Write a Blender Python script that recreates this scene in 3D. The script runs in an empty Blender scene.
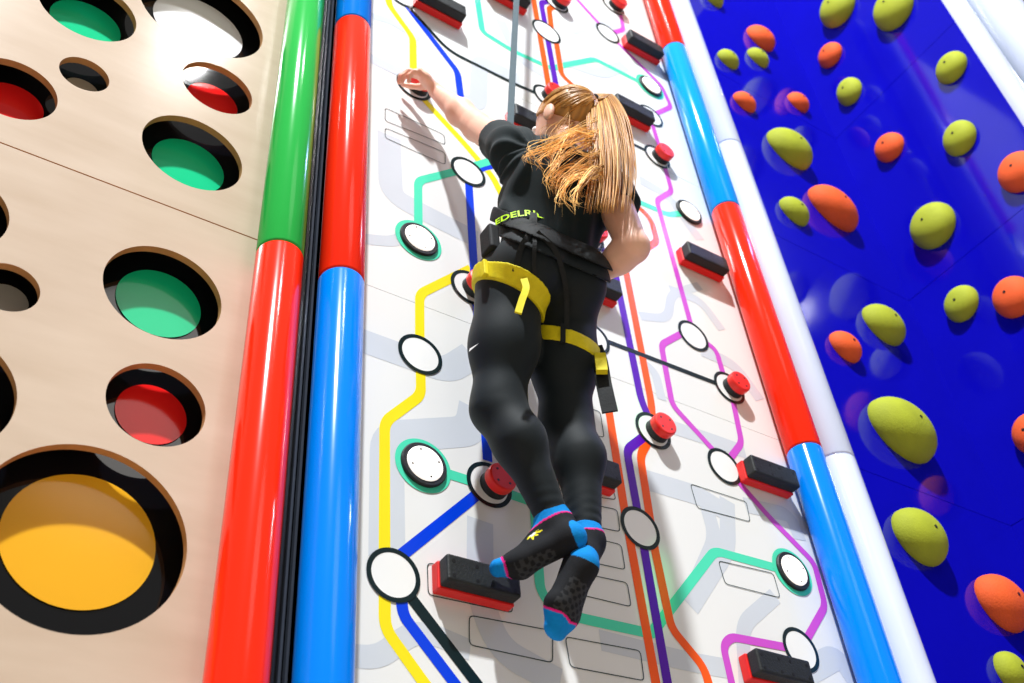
import bpy, math, random
import numpy as np
from mathutils import Vector, Matrix
random.seed(7); rng = np.random.default_rng(7)
col = bpy.context.scene.collection
S = 1.7            # modelling distance camera -> climbing wall
K = 1.09           # modelling metres -> world metres
H0 = 1.5           # camera height
YAW, PITCH, ROLL, FPX = 0.63892985, 0.73295467, -0.10089956, 1070.47
_F = np.array([math.sin(YAW)*math.cos(PITCH), math.cos(YAW)*math.cos(PITCH), math.sin(PITCH)])
_r = np.array([math.cos(YAW), -math.sin(YAW), 0]); _u = np.cross(_r, _F)
CR = _r*math.cos(ROLL)+_u*math.sin(ROLL); CU = -_r*math.sin(ROLL)+_u*math.cos(ROLL)

def at(x, y, Y=1.0):
    """survey point of the photograph on the vertical plane Y (1 = face of the climbing wall)"""
    d = _F+CR*(x-512)/FPX+CU*(341.5-y)/FPX
    return d*(Y*S/d[1])
def at_x(x, y, X):
    d = _F+CR*(x-512)/FPX+CU*(341.5-y)/FPX
    return d*(X*S/d[0])
def world(p): return np.asarray(p, float)*K+np.array([0, 0, H0])

# ---------------------------------------------------------------- objects
def tag(o, label=None, cat=None, group=None, kind=None):
    if label: o['label'] = label
    if cat: o['category'] = cat
    if group: o['group'] = group
    if kind: o['kind'] = kind
    return o
def empty(name, p=(0, 0, 0)):
    o = bpy.data.objects.new(name, None); o.empty_display_size = .05
    o.location = world(p); col.objects.link(o); return o
def mesh(name, v, f, mats, smooth=False, mi=None, colors=None):
    me = bpy.data.meshes.new(name)
    me.from_pydata([tuple(map(float, q)) for q in v], [], [tuple(map(int, q)) for q in f])
    for m in (mats if isinstance(mats, (list, tuple)) else [mats]): me.materials.append(m)
    if mi is not None: me.polygons.foreach_set('material_index', np.asarray(mi, dtype=np.int32))
    if smooth: me.polygons.foreach_set('use_smooth', np.ones(len(me.polygons), dtype=bool))
    if colors is not None:
        a = me.color_attributes.new('tint', 'FLOAT_COLOR', 'POINT')
        c = np.ones((len(v), 4), np.float32); c[:, :3] = colors
        a.data.foreach_set('color', c.ravel())
    me.update(); return me
def obj(name, v, f, mats, parent=None, smooth=False, origin=None, **kw):
    """verts in modelling coordinates (camera at origin, Z up)"""
    w = np.asarray(v, float)*K+np.array([0, 0, H0])
    if parent is not None:
        org = np.array(parent_loc(parent))
        if origin is not None: org = world(origin)
        me = mesh(name, w-org, f, mats, smooth, **kw)
        o = bpy.data.objects.new(name, me); o.parent = parent
        o.location = org-np.array(parent_loc(parent))
    else:
        org = world(origin) if origin is not None else w.mean(0)
        me = mesh(name, w-org, f, mats, smooth, **kw)
        o = bpy.data.objects.new(name, me); o.location = org
    col.objects.link(o); return o
def parent_loc(o):
    l = np.array(o.location)
    while o.parent: o = o.parent; l = l+np.array(o.location)
    return l
def copy_tree(o, parent=None):
    c = o.copy(); col.objects.link(c)
    if parent is not None: c.parent = parent
    for ch in list(o.children): copy_tree(ch, c)
    return c

# ---------------------------------------------------------------- materials
def srgb(r, g, b):
    f = lambda c: (c/255/12.92 if c/255 <= .04045 else ((c/255+.055)/1.055)**2.4)
    return (f(r), f(g), f(b), 1)
def mat(name, c, rough=.5, spec=.5, coat=0, var=.06, scale=6, bump=0, bscale=80, emit=0, metal=0, stretch=(1, 1, 1), attr=False, sheen=0, dark=None, sss=0):
    m = bpy.data.materials.new(name); m.use_nodes = True
    nt = m.node_tree; N = nt.nodes; Lk = nt.links; b = N['Principled BSDF']
    tc = N.new('ShaderNodeTexCoord'); mp = N.new('ShaderNodeMapping'); mp.inputs['Scale'].default_value = stretch
    Lk.new(tc.outputs['Object'], mp.inputs['Vector'])
    nz = N.new('ShaderNodeTexNoise'); nz.inputs['Scale'].default_value = scale; nz.inputs['Detail'].default_value = 6
    Lk.new(mp.outputs['Vector'], nz.inputs['Vector'])
    if attr:
        at_ = N.new('ShaderNodeAttribute'); at_.attribute_name = 'tint'
        hsv = N.new('ShaderNodeHueSaturation'); Lk.new(at_.outputs['Color'], hsv.inputs['Color'])
        mr = N.new('ShaderNodeMapRange'); mr.inputs['To Min'].default_value = 1-var; mr.inputs['To Max'].default_value = 1+var
        Lk.new(nz.outputs['Fac'], mr.inputs['Value']); Lk.new(mr.outputs['Result'], hsv.inputs['Value'])
        Lk.new(hsv.outputs['Color'], b.inputs['Base Color'])
    else:
        rp = N.new('ShaderNodeValToRGB'); e = rp.color_ramp.elements
        e[0].position = .3; e[1].position = .7
        d = dark if dark else tuple(x*(1-var) for x in c[:3])+(1,)
        e[0].color = d; e[1].color = tuple(min(1, x*(1+var)) for x in c[:3])+(1,)
        Lk.new(nz.outputs['Fac'], rp.inputs['Fac']); Lk.new(rp.outputs['Color'], b.inputs['Base Color'])
    b.inputs['Roughness'].default_value = rough; b.inputs['Specular IOR Level'].default_value = spec
    b.inputs['Coat Weight'].default_value = coat; b.inputs['Coat Roughness'].default_value = .06
    b.inputs['Metallic'].default_value = metal
    if sheen: b.inputs['Sheen Weight'].default_value = sheen
    if sss:
        b.inputs['Subsurface Weight'].default_value = sss; b.inputs['Subsurface Radius'].default_value = (.012, .005, .003)
        b.inputs['Subsurface Scale'].default_value = 1
    if emit:
        b.inputs['Emission Color'].default_value = c; b.inputs['Emission Strength'].default_value = emit
    if bump:
        n2 = N.new('ShaderNodeTexNoise'); n2.inputs['Scale'].default_value = bscale; n2.inputs['Detail'].default_value = 4
        Lk.new(mp.outputs['Vector'], n2.inputs['Vector'])
        bp = N.new('ShaderNodeBump'); bp.inputs['Strength'].default_value = bump; bp.inputs['Distance'].default_value = .004
        Lk.new(n2.outputs['Fac'], bp.inputs['Height']); Lk.new(bp.outputs['Normal'], b.inputs['Normal'])
    return m
M = {}
M['panel'] = mat('white_laminate', srgb(232, 233, 232), .22, .45, var=.015, scale=2)
M['ghost'] = mat('grey_print', srgb(206, 212, 220), .25, .4, var=.02)
PR = dict(yellow=(246, 226, 30), blue=(0, 62, 222), black=(14, 34, 38), mint=(78, 222, 182), orange=(255, 92, 22), purple=(88, 10, 178),
          magenta=(206, 82, 206), outline=(40, 62, 62), white=(240, 241, 240))
for k, c in PR.items(): M['p_'+k] = mat(k+'_print', srgb(*c), .25, .4, var=.02)
M['wood'] = mat('birch_plywood', srgb(202, 183, 165), .2, .3, var=.05, scale=3, stretch=(1, 1, 4), bump=.06, bscale=10, dark=srgb(195, 174, 154))
M['ply_edge'] = mat('plywood_edge', srgb(190, 140, 92), .6, .3, var=.1, scale=30)
M['acrylic'] = mat('black_acrylic', srgb(8, 9, 14), .06, .55, var=.1)
for k, c in dict(green=(20, 200, 140), red=(240, 32, 32), beige=(190, 180, 165), white=(235, 235, 238), amber=(238, 176, 40), grey=(160, 160, 156)).items():
    M['d_'+k] = mat(k+'_acrylic_disc', srgb(*c), .12, .3, var=.02)
def foam(n, c): return mat(n, srgb(*c),  .15, .24, coat=0, var=.02, bump=.012, bscale=25)
M['f_red'] = foam('red_vinyl', (250, 44, 18)); M['f_green'] = foam('green_vinyl', (46, 180, 78)); M['f_blue'] = foam('blue_vinyl', (0, 128, 240))
M['f_white'] = foam('white_vinyl', (206, 214, 238)); M['f_cyan'] = foam('light_blue_vinyl', (0, 150, 245))
M['channel'] = mat('dark_channel', srgb(26, 30, 38), .35, .5, var=.1)
M['channel2'] = mat('dark_rib', srgb(60, 66, 78), .3, .5, var=.1)
M['blue'] = mat('blue_gloss_panel', srgb(11, 9, 170), .07, .32, var=.05, scale=3)
M['seam'] = mat('dark_seam', srgb(8, 8, 60), .6, .2)
M['wseam'] = mat('grey_seam', srgb(120, 118, 112), .6, .2)
M['teal'] = mat('teal_panel', srgb(6, 60, 80), .3, .5)
M['hold_y'] = mat('lime_resin', srgb(166, 176, 44), .75, .3, var=.12, scale=9, bump=.35, bscale=160)
M['hold_o'] = mat('orange_resin', srgb(236, 96, 42), .75, .3, var=.12, scale=9, bump=.35, bscale=160)
M['rubber'] = mat('black_rubber', srgb(28, 32, 34), .55, .4, var=.25, scale=20, bump=.3, bscale=150)
M['bolt'] = mat('dark_bolt', srgb(12, 12, 14), .5, .4)
M['cap_red'] = mat('red_cap', srgb(240, 34, 22), .4, .5, var=.06, scale=14, bump=.05)
M['base_red'] = mat('red_base', srgb(226, 24, 22), .4, .5, var=.06)
M['steel'] = mat('steel', srgb(150, 150, 150), .3, .5, metal=1)
M['led'] = mat('lit_diffuser', srgb(255, 248, 240), .4, .4, emit=.75, var=.01)
M['floor'] = mat('tan_mat', srgb(196, 178, 150), .7, .3, var=.08, bump=.1)
M['skin'] = mat('skin', srgb(236, 186, 164), .5, .4, var=.06, scale=18, sss=.12, bump=.04, bscale=220)
M['shirt'] = mat('black_teal_jersey', srgb(14, 30, 36), .8, .25, var=.2, scale=10, bump=.12, bscale=260, sheen=.08)
M['legging'] = mat('black_leggings', srgb(9, 21, 28), .68, .3, var=.25, scale=6, bump=.06, bscale=300, sheen=.05)
M['sock'] = mat('knit_sock', (1, 1, 1, 1), .85, .2, var=.14, scale=120, bump=.3, bscale=400, attr=True)
M['hair'] = mat('blonde_hair', (1, 1, 1, 1), .42, .45, var=.1, scale=20, attr=True)
M['webbing'] = mat('black_webbing', srgb(18, 22, 26), .7, .3, var=.25, scale=60, bump=.3, bscale=300)
M['web_y'] = mat('yellow_webbing', srgb(222, 206, 22), .65, .3, var=.08, scale=40, bump=.25, bscale=300)
M['logo'] = mat('lime_lettering', srgb(190, 240, 30), .5, .3, emit=.08)
M['tick'] = mat('white_print', srgb(230, 230, 235), .5, .3)
M['belay'] = mat('grey_blue_webbing', srgb(52, 76, 88), .6, .4, var=.1, scale=60)
M['eye'] = mat('eye_white', srgb(240, 240, 240), .2, .5); M['iris'] = mat('iris', srgb(70, 100, 120), .2, .5); M['lip'] = mat('lip', srgb(200, 110, 105), .5, .4)

# ---------------------------------------------------------------- shape helpers
def box(x0, x1, y0, y1, z0, z1):
    v = [(x, y, z) for x in (x0, x1) for y in (y0, y1) for z in (z0, z1)]
    f = [(0, 1, 3, 2), (4, 6, 7, 5), (0, 4, 5, 1), (2, 3, 7, 6), (0, 2, 6, 4), (1, 5, 7, 3)]
    return v, f
def merge(*gs):
    V = []; F = []
    for v, f in gs:
        n = len(V); V += [tuple(q) for q in v]; F += [tuple(i+n for i in q) for q in f]
    return V, F
def fillet(P, r, n=6):
    P = [np.array(q, float) for q in P]; out = [P[0]]
    for i in range(1, len(P)-1):
        a, b, c = P[i-1], P[i], P[i+1]; u = a-b; w = c-b; lu = np.linalg.norm(u); lw = np.linalg.norm(w)
        d = min(r, lu*.45, lw*.45); p0 = b+u/lu*d; p1 = b+w/lw*d
        for k in range(n+1):
            t = k/n; out.append((1-t)**2*p0+2*t*(1-t)*b+t*t*p1)
    out.append(P[-1]); return out
def ribbon(P, w, off, y=S):
    """flat strip on the wall face; P list of (X,Z)"""
    P = np.array(P); n = len(P); T = np.zeros_like(P)
    T[1:-1] = P[2:]-P[:-2]; T[0] = P[1]-P[0]; T[-1] = P[-1]-P[-2]; T /= np.linalg.norm(T, axis=1)[:, None]+1e-12
    Nn = np.stack([-T[:, 1], T[:, 0]], 1); A = P+Nn*w/2; B = P-Nn*w/2
    v = [(a[0], y-off, a[1]) for a in A]+[(b[0], y-off, b[1]) for b in B]
    f = [(i, i+1, n+i+1, n+i) for i in range(n-1)]
    return v, f
def annulus(c, r0, r1, off, n=64, y=S):
    v = []; f = []
    for i in range(n):
        a = 2*math.pi*i/n; v += [(c[0]+r0*math.cos(a), y-off, c[1]+r0*math.sin(a)), (c[0]+r1*math.cos(a), y-off, c[1]+r1*math.sin(a))]
    for i in range(n): j = (i+1) % n; f.append((2*i, 2*i+1, 2*j+1, 2*j))
    return v, f
def disc(c, r, off, n=64, y=S):
    v = [(c[0]+r*math.cos(2*math.pi*i/n), y-off, c[1]+r*math.sin(2*math.pi*i/n)) for i in range(n)]
    return v, [tuple(range(n))]
def lathe_y(prof, n=48):
    """profile (r, out) turned round the wall normal; out is towards -Y"""
    v = []; f = []
    for r, o in prof:
        for i in range(n): a = 2*math.pi*i/n; v.append((r*math.cos(a), -o, r*math.sin(a)))
    m = len(prof)
    for k in range(m-1):
        for i in range(n): j = (i+1) % n; f.append((k*n+i, k*n+j, (k+1)*n+j, (k+1)*n+i))
    f.append(tuple((m-1)*n+i for i in range(n)))
    return v, f
def fitc(pts, Y=1.0):
    q = np.array([at(x, y, Y)[[0, 2]] for x, y in pts]); A = np.c_[2*q, np.ones(len(q))]
    s = np.linalg.lstsq(A, (q**2).sum(1), rcond=None)[0]; return s[:2], math.sqrt(s[2]+s[:2]@s[:2])
def wp(pts): return [at(x, y)[[0, 2]] for x, y in pts]
def rounded_box(lx, ly, lz, r, n=4):
    """bevelled block centred at origin via a superellipsoid-free corner grid"""
    import bmesh
    bm = bmesh.new(); bmesh.ops.create_cube(bm, size=1)
    for q in bm.verts: q.co = Vector((q.co.x*lx, q.co.y*ly, q.co.z*lz))
    bmesh.ops.bevel(bm, geom=list(bm.edges), offset=r, segments=n, profile=.5, affect='EDGES')
    bm.verts.index_update(); v = [tuple(q.co) for q in bm.verts]; f = [tuple(q.index for q in p.verts) for p in bm.faces]; bm.free()
    return v, f
def local_obj(name, v, f, m, parent, loc=(0, 0, 0), smooth=False, **kw):
    me = mesh(name, np.asarray(v, float)*K, f, m, smooth, **kw)
    o = bpy.data.objects.new(name, me); o.parent = parent; o.location = np.asarray(loc, float)*K; col.objects.link(o); return o
def tube(P, R, n=6, up=(0, 0, 1)):
    P = np.asarray(P, float); m = len(P); R = np.broadcast_to(np.asarray(R, float), (m,))
    T = np.zeros_like(P); T[1:-1] = P[2:]-P[:-2]; T[0] = P[1]-P[0]; T[-1] = P[-1]-P[-2]
    T /= np.linalg.norm(T, axis=1)[:, None]+1e-12
    ref = np.array([.31, -.77, .55]); A = np.cross(T, ref); A /= np.linalg.norm(A, axis=1)[:, None]+1e-12; B = np.cross(T, A)
    ang = np.arange(n)*2*math.pi/n
    v = (P[:, None]+R[:, None, None]*(A[:, None]*np.cos(ang)[None, :, None]+B[:, None]*np.sin(ang)[None, :, None])).reshape(-1, 3)
    f = [(k*n+i, k*n+(i+1) % n, (k+1)*n+(i+1) % n, (k+1)*n+i) for k in range(m-1) for i in range(n)]
    f += [tuple(range(n))[::-1], tuple((m-1)*n+i for i in range(n))]
    return v, f
def bez(P, n):
    """Catmull-Rom through points"""
    P = [np.array(q, float) for q in P]; P = [2*P[0]-P[1]]+P+[2*P[-1]-P[-2]]; out = []
    for i in range(1, len(P)-2):
        for k in range(n):
            t = k/n; a, b, c, d = P[i-1:i+3]
            out.append(.5*((2*b)+(c-a)*t+(2*a-5*b+4*c-d)*t*t+(3*b-a-3*c+d)*t**3))
    out.append(P[-2]); return np.array(out)

ZB = -H0/K          # floor
ZT = 3.55*S         # top of the walls
# ================================================================ SETTING
v, f = box(-2.5*S, 3.6*S, -2.4*S, 1.25*S, ZB-.05, ZB)
tag(obj('floor', v, f, M['floor']), 'tan padded floor', kind='structure')
# central white climbing wall, panels with fine joints
cx0, cx1 = .40*S, 1.46*S
zs = [ZB, .42*S, 1.126*S, 1.83*S, 2.535*S, ZT]
g = [box(cx0, cx1, S, S+.03, a+.001, b-.001) for a, b in zip(zs[:-1], zs[1:])]
wall = obj('wall_center', *merge(*g), M['panel'], origin=(.9*S, S, 0)); tag(wall, 'white climbing wall printed with a coloured metro map', kind='structure')
tag(obj('wall_backing', *box(-1.2*S, 2.3*S, S*1.09, S*1.12, ZB, ZT), M['wseam']), 'grey backing behind the panels', kind='structure')
obj('panel_joint', *merge(*[box(cx0, cx1, S+.004, S+.028, z-.001, z+.001) for z in zs[1:-1]]), M['wseam'], parent=wall)

LW = .0158*S
def line(colr, pts, w=LW, off=.0010, r=.045, name='route_line'):
    v, f = ribbon(fillet(wp(pts), r), w, off); return v, f
GH = [([(387, 560), (387, 437), (470, 431), (474, 408)], .05), ([(355, 338), (405, 356), (446, 372), (472, 355)], .045),
      ([(389, 135), (391, 195), (430, 216), (478, 240)], .045), ([(355, 238), (395, 242), (412, 232)], .022),
      ([(345, 655), (378, 658), (418, 628), (470, 650)], .028), ([(727, 500), (728, 547), (690, 606)], .032), ([(775, 596), (742, 625), (746, 690)], .026),
      ([(600, 640), (690, 662), (730, 669)], .03), ([(640, 478), (700, 496), (722, 510)], .04), ([(706, 505), (716, 540), (690, 600)], .03),
      ([(640, 316), (668, 319), (671, 294), (700, 286)], .02), ([(665, 425), (712, 440), (745, 452)], .03), ([(800, 676), (838, 655), (860, 690)], .04),
      ([(372, 16), (390, 21), (420, 40)], .02), ([(370, 58), (405, 75), (440, 85)], .03), ([(440, 90), (478, 106), (480, 60), (520, 80)], .04),
      ([(560, 60), (600, 74), (625, 66)], .035), ([(640, 180), (668, 196), (700, 240)], .03), ([(745, 505), (790, 515), (800, 540)], .03),
      ([(570, 30), (600, 20), (660, 48)], .035), ([(700, 350), (735, 365), (760, 400)], .03), ([(670, 290), (700, 300), (722, 330)], .025),
      ([(480, 520), (480, 600), (500, 650), (560, 683)], .04), ([(640, 360), (655, 372), (662, 400)], .02), ([(500, 20), (520, 60), (545, 75)], .03)]
obj('ghost_print', *merge(*[ribbon(fillet(wp(p), .05), w*S, .0004+.00001*i) for i, (p, w) in enumerate(GH)]), M['ghost'], parent=wall)
LINES = {
 'yellow': [[(388, -6), (389, 5), (412.8, 38), (413.3, 75)], [(424, 100), (461, 140), (492, 176), (530, 250)], [(384.5, 683), (384.5, 683)],
            [(471, 268.5), (419.5, 294), (419.8, 354)], [(420, 354), (421, 395), (384.5, 422), (384.4, 575)], [(384.6, 580), (384.6, 628), (436, 700)]],
 'blue': [[(399, -4), (457.5, 72), (461, 100), (492, 131)], [(468, 172), (510, 160)], [(468, 172), (474, 270), (487.5, 461)], [(489, 485), (394, 561)],
          [(401, 596), (403, 615.5), (464, 696)]],
 'black': [[(393.5, 575), (486, 696)]],
 'mint': [[(418.3, 240), (418, 181), (454, 172), (494, 160)], [(476.5, -6), (482.3, 32), (512.7, 51), (551.4, 68.5), (565.5, 65), (595, 59.3), (649, 87)],
          [(632.7, 199.7), (653, 208), (667.5, 215), (688, 213)], [(423, 466), (489, 487), (534, 503), (540, 590), (552, 608), (579, 618), (643, 632), (651, 634), (714.5, 551), (791, 572)]],
 'orange': [[(532.6, -6), (548.8, 88)], [(562, 6), (548.8, 8), (551.4, 29), (556, 41), (561.5, 75), (580, 92)], [(618, 200), (639, 207), (651, 220), (657, 241.7), (640, 252)],
            [(624, 262), (651, 402), (653, 431), (640, 456), (649, 513), (654.5, 548.6), (671, 628), (704, 668), (713, 700)], [(607, 400), (624.5, 511), (657, 690)]],
 'purple': [[(556, 1), (541, 2.6), (556.7, 90)], [(588, 236), (612, 258), (641, 400), (652, 425)], [(650, 432), (626.5, 450), (640, 526), (668.5, 690)]],
 'magenta': [[(572, -6), (607.6, 33.4)], [(607.6, 34), (623.4, 30), (619, 5)], [(607.6, 33.4), (641, 65.6), (661.4, 86), (671, 107), (651, 116)],
             [(612, 97), (655, 112)], [(651, 120), (660, 150), (671.6, 191.5), (656.5, 200.7), (690, 322), (693, 336)], [(692, 328), (661, 344.7), (672, 405), (724, 462)],
             [(694, 334), (716, 350), (727, 388)], [(731, 392), (741.5, 443), (724, 466)], [(724, 466), (769, 517), (814, 563), (825, 606), (801, 649)], [(800, 650), (731, 637), (723, 646), (733, 690)]],
}
del LINES['yellow'][2]
for i, (c, ls) in enumerate(LINES.items()):
    wd = LW*(.85 if c == 'magenta' else 1)
    g = [ribbon(fillet(wp(p), .026), wd, .0007+.00006*i+.000004*j) for j, p in enumerate(ls)]
    obj('route_line', *merge(*g), M['p_'+c], parent=wall)
g = [ribbon(fillet(wp(p), .05), .0105*S, .0011) for p in ([(402, 0), (448.6, 51), (512, 83), (547, 98)], [(603, 340), (728, 388)], [(618, 137), (657, 156)])]
obj('route_line', *merge(*g), M['p_black'], parent=wall)
# thin outlined boxes printed on the wall
RECTS = [[(469, 615.5), (552.4, 631), (552.4, 663), (469, 645)], [(427, 563), (510, 579), (512.5, 613), (428, 595)], [(565, 637), (640, 651), (644, 681), (570, 667)],
         [(570, 571), (627, 583), (631, 607), (572, 593)], [(560, 530), (621, 545), (625, 570), (562, 556)], [(555, 497), (617, 510), (620, 532), (557, 519)],
         [(575, 436), (604, 444), (608, 466), (578, 458)], [(578, 405), (600, 412), (604, 438), (580, 430)], [(555, 470), (606, 470), (616, 500), (560, 492)],
         [(718, 561), (773, 573.5), (780, 598), (725, 584)], [(690, 484), (746, 502), (750, 522), (697, 508)], [(385, 108), (444, 135), (445, 145), (385, 121)],
         [(385, 128), (445, 153), (445, 165), (385, 138)], [(741, 659), (800, 668), (808, 694), (746, 688)]]
g = []
for q in RECTS:
    p = wp(q); p = p+[p[0]]; mid = (p[0]+p[1])/2
    g.append(ribbon(fillet([mid]+p[1:4]+[p[0], mid], .012, 4), .0024, .0013))
obj('outline_print', *merge(*g), M['p_outline'], parent=wall)
RINGS = [(402, -4), (468, 172), (420, 354.7), (393.2, 575.2), (639.9, 528.3), (607.6, 33.4), (693, 336), (724, 466.7), (800.4, 650), (592, 338), (650.5, 116)]
BUT = [(413.5, 87), (547, 97), (556, 3), (613, 6), (657, 157), (588, 237), (470, 288), (729, 388), (652.8, 431), (489, 485)]
RR = .0362*S
def ring_at(q, color='black'):
    c = at(*q)[[0, 2]]
    return annulus(c, RR*.82, RR, .0022), disc(c, RR*.83, .0018)
rb = [ring_at(q) for q in RINGS+BUT]
# the elongated interchange ring
a = at(540.5, 26.5)[[0, 2]]; b = at(552, 37)[[0, 2]]
obj('station_ring', *merge(*[x[0] for x in rb], annulus((a+b)/2, RR*.93, RR*1.1, .0022)), M['p_black'], parent=wall)
obj('station_disc', *merge(*[x[1] for x in rb], disc((a+b)/2, RR*.94, .0018)), M['p_white'], parent=wall)
PLATES = [(418.3, 240.3), (423, 465.8), (791.8, 572), (688.3, 213), (649.8, 87)]
obj('plate_halo', *merge(*[disc(at(*q)[[0, 2]], .042*S, .0016) for q in PLATES[:3]+PLATES[4:]]), M['p_mint'], parent=wall)

# wooden hole panels on the left
HOLES = [([(117/2.97, 0), (345/2.97, 123/2.97), (405/2.97, 72/2.97), (388/2.97, 28/2.97)], 'green'),
         ([(141, 0), (263, 37), (253, 54), (247, 7)], 'white'),
         ([(x/2.97, y/2.97) for x, y in ((0, 177), (100, 200), (163, 275), (148, 340), (75, 353), (0, 342))], 'red'),
         ([(x/2.97, y/2.97) for x, y in ((177, 195), (222, 168), (323, 248), (272, 272))], 'beige'),
         ([(x/2.97, y/2.97) for x, y in ((545, 205), (595, 183), (748, 305), (700, 339))], 'red'),
         ([(x/2.97, y/2.97) for x, y in ((423, 405), (495, 342), (718, 495), (635, 567))], 'green'),
         ([(0, 195.3), (10.1, 219), (8.4, 222), (0, 238.5)], None),
         ([(x/2.969, 220+y/2.969) for x, y in ((0, 130), (22, 127), (118, 208), (55, 272))], 'grey'),
         ([(x/2.969, 220+y/2.969) for x, y in ((308, 180), (430, 75), (655, 260), (545, 357))], 'green'),
         ([(x/2.969, 220+y/2.969) for x, y in ((317, 520), (420, 423), (607, 565), (510, 675))], 'red'),
         ([(x/2.969, 220+y/2.969) for x, y in ((0, 403), (40, 470), (52, 530), (0, 632))], None),
         ([(x/2.8125, 440+y/2.8125) for x, y in ((200, 5), (522, 300), (240, 553), (0, 80))], 'amber')]
HC = [(fitc(p), c) for p, c in HOLES]
def holed_panel(x0, x1, z0, z1, holes, th=.011*S):
    cu = bpy.data.curves.new('panel_outline', 'CURVE'); cu.dimensions = '2D'; cu.fill_mode = 'BOTH'; cu.extrude = th/2
    def spl(P):
        s = cu.splines.new('POLY'); s.points.add(len(P)-1); s.use_cyclic_u = True
        for q, p in zip(s.points, P): q.co = (p[0], p[1], 0, 1)
    spl([(x0, z0), (x1, z0), (x1, z1), (x0, z1)])
    for c, r in holes: spl([(c[0]+r*math.cos(t*math.pi/36), c[1]+r*math.sin(t*math.pi/36)) for t in range(72)])
    o = bpy.data.objects.new('tmp', cu); col.objects.link(o); dg = bpy.context.evaluated_depsgraph_get()
    me = o.evaluated_get(dg).to_mesh(); v = [(q.co.x, S+th/2-q.co.z, q.co.y) for q in me.vertices]; f = [tuple(p.vertices) for p in me.polygons]
    o.to_mesh_clear(); bpy.data.objects.remove(o); bpy.data.curves.remove(cu)
    V = np.array(v); mi = []
    for p in f:
        n = np.cross(V[p[1]]-V[p[0]], V[p[2]]-V[p[1]]); n = n/(np.linalg.norm(n)+1e-12); mi.append(0 if abs(n[1]) > .6 else 1)
    return v, f, mi
DEP = 1.04
zsm = 1.1325*S
for nm, z0, z1, lab in (('upper', zsm+.002, ZT, 'upper birch plywood climbing panel with round holes, above the diagonal joint'), ('lower', ZB, zsm-.002, 'lower birch plywood climbing panel with round holes, below the joint')):
    hs = [(cr, c) for cr, c in HC if z0 < cr[0][1] < z1]
    e = empty('hole_panel', (-.2*S, S, z0)); tag(e, lab, 'climbing panel')
    v, f, mi = holed_panel(-.95*S, .345*S, z0, z1, [cr for cr, c in hs])
    obj('plywood_front', v, f, [M['wood'], M['ply_edge']], e, mi=mi)
    obj('back_board', *box(-.95*S, .345*S, DEP*S, DEP*S+.012, z0, z1), M['acrylic'], e)
    for (c, r), dc in hs:
        if dc is None: continue
        sh = np.array([.005, .0152])*S*(r/(.075*S))**.3
        o = obj('back_disc', *merge(disc(c+sh, r*.735, .003, y=DEP*S)), M['d_'+dc], e)
        tag(o, dc+' disc seen through a round hole')
# dark channel between the two left padded poles
g = [box(.372*S, .43*S, S+.0, S+.06, ZB, ZT)]
ch = obj('trim_1', *merge(*g), M['channel'], origin=(.4*S, S, 0)); tag(ch, 'dark channel between padded poles', kind='structure')
obj('channel_rib', *merge(*[box(x*S, (x+.003)*S, S-.012, S+.002, ZB, ZT) for x in (.388, .3955, .403)]), M['channel2'], parent=ch)

# blue glossy niche on the right
CX = 1.985; RY0 = .55
zb = [ZB, .45*S, 1.132*S, 1.79*S, 2.45*S, ZT]
g = [box(1.44*S, CX*S, S, S+.03, a+.0012, b-.0012) for a, b in zip(zb[:-1], zb[1:])]
bw = obj('wall_right', *merge(*g), M['blue'], origin=(1.7*S, S, 0)); tag(bw, 'glossy blue climbing wall', kind='structure')
g = [box(CX*S, CX*S+.03, RY0*S, S+.03, a+.0012, b-.0012) for a, b in zip(zb[:-1], zb[1:])]
bw2 = obj('wall_return', *merge(*g), M['blue'], origin=(CX*S, .8*S, 0)); tag(bw2, 'glossy blue side wall of the corner', kind='structure')
obj('panel_joint', *merge(*[box(1.44*S, CX*S, S+.004, S+.028, z-.0012, z+.0012) for z in zb[1:-1]]), M['seam'], parent=bw)
obj('panel_joint', *merge(*[box(CX*S+.004, CX*S+.028, RY0*S, S, z-.0012, z+.0012) for z in zb[1:-1]]), M['seam'], parent=bw2)

# ---------------------------------------------------------------- padded poles
def pole_sleeves(name, label, segs, foot, head, r, cat='padded pole', group=None):
    """segs: list of (z0, z1, material, colour word); axis from foot to head (x,y,z)"""
    foot = np.array(foot, float); head = np.array(head, float); e = empty(name, foot); tag(e, label, cat, group)
    ax = (head-foot)/(head[2]-foot[2])
    n = 48
    for z0, z1, m, word in segs:
        prof = [(z0, r*.9), (z0+.002, r*.97), (z0+.006, r), (z1-.006, r), (z1-.002, r*.97), (z1, r*.9)]
        v = []; f = []
        for z, rr in prof:
            c = foot+ax*(z-foot[2])
            v += [(c[0]+rr*math.cos(2*math.pi*i/n), c[1]+rr*math.sin(2*math.pi*i/n), z) for i in range(n)]
        for k in range(len(prof)-1): f += [(k*n+i, k*n+(i+1) % n, (k+1)*n+(i+1) % n, (k+1)*n+i) for i in range(n)]
        f += [tuple(range(n))[::-1], tuple((len(prof)-1)*n+i for i in range(n))]
        o = obj('foam_sleeve', v, f, m, e, smooth=True)
        tag(o, word+' foam sleeve')
    return e
def zat(x, y, Y=.97): return at(x, y, .93)[2]
py = .963*S; pr = .032*S
zA = zat(278, 236, .95)
pole_sleeves('padded_pole', 'padded pole with green upper and red lower sleeve beside the plywood panel', [(ZB, zA, M['f_red'], 'red'), (zA, zA+.75*S, M['f_green'], 'green'), (zA+.75*S, ZT, M['f_red'], 'red')],
             (.3500*S*.975, py, ZB), (.3500*S*.975, py, ZT), pr)
zB1 = zat(338, 262, .95); zB2 = zat(352, 11, .95)
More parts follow.
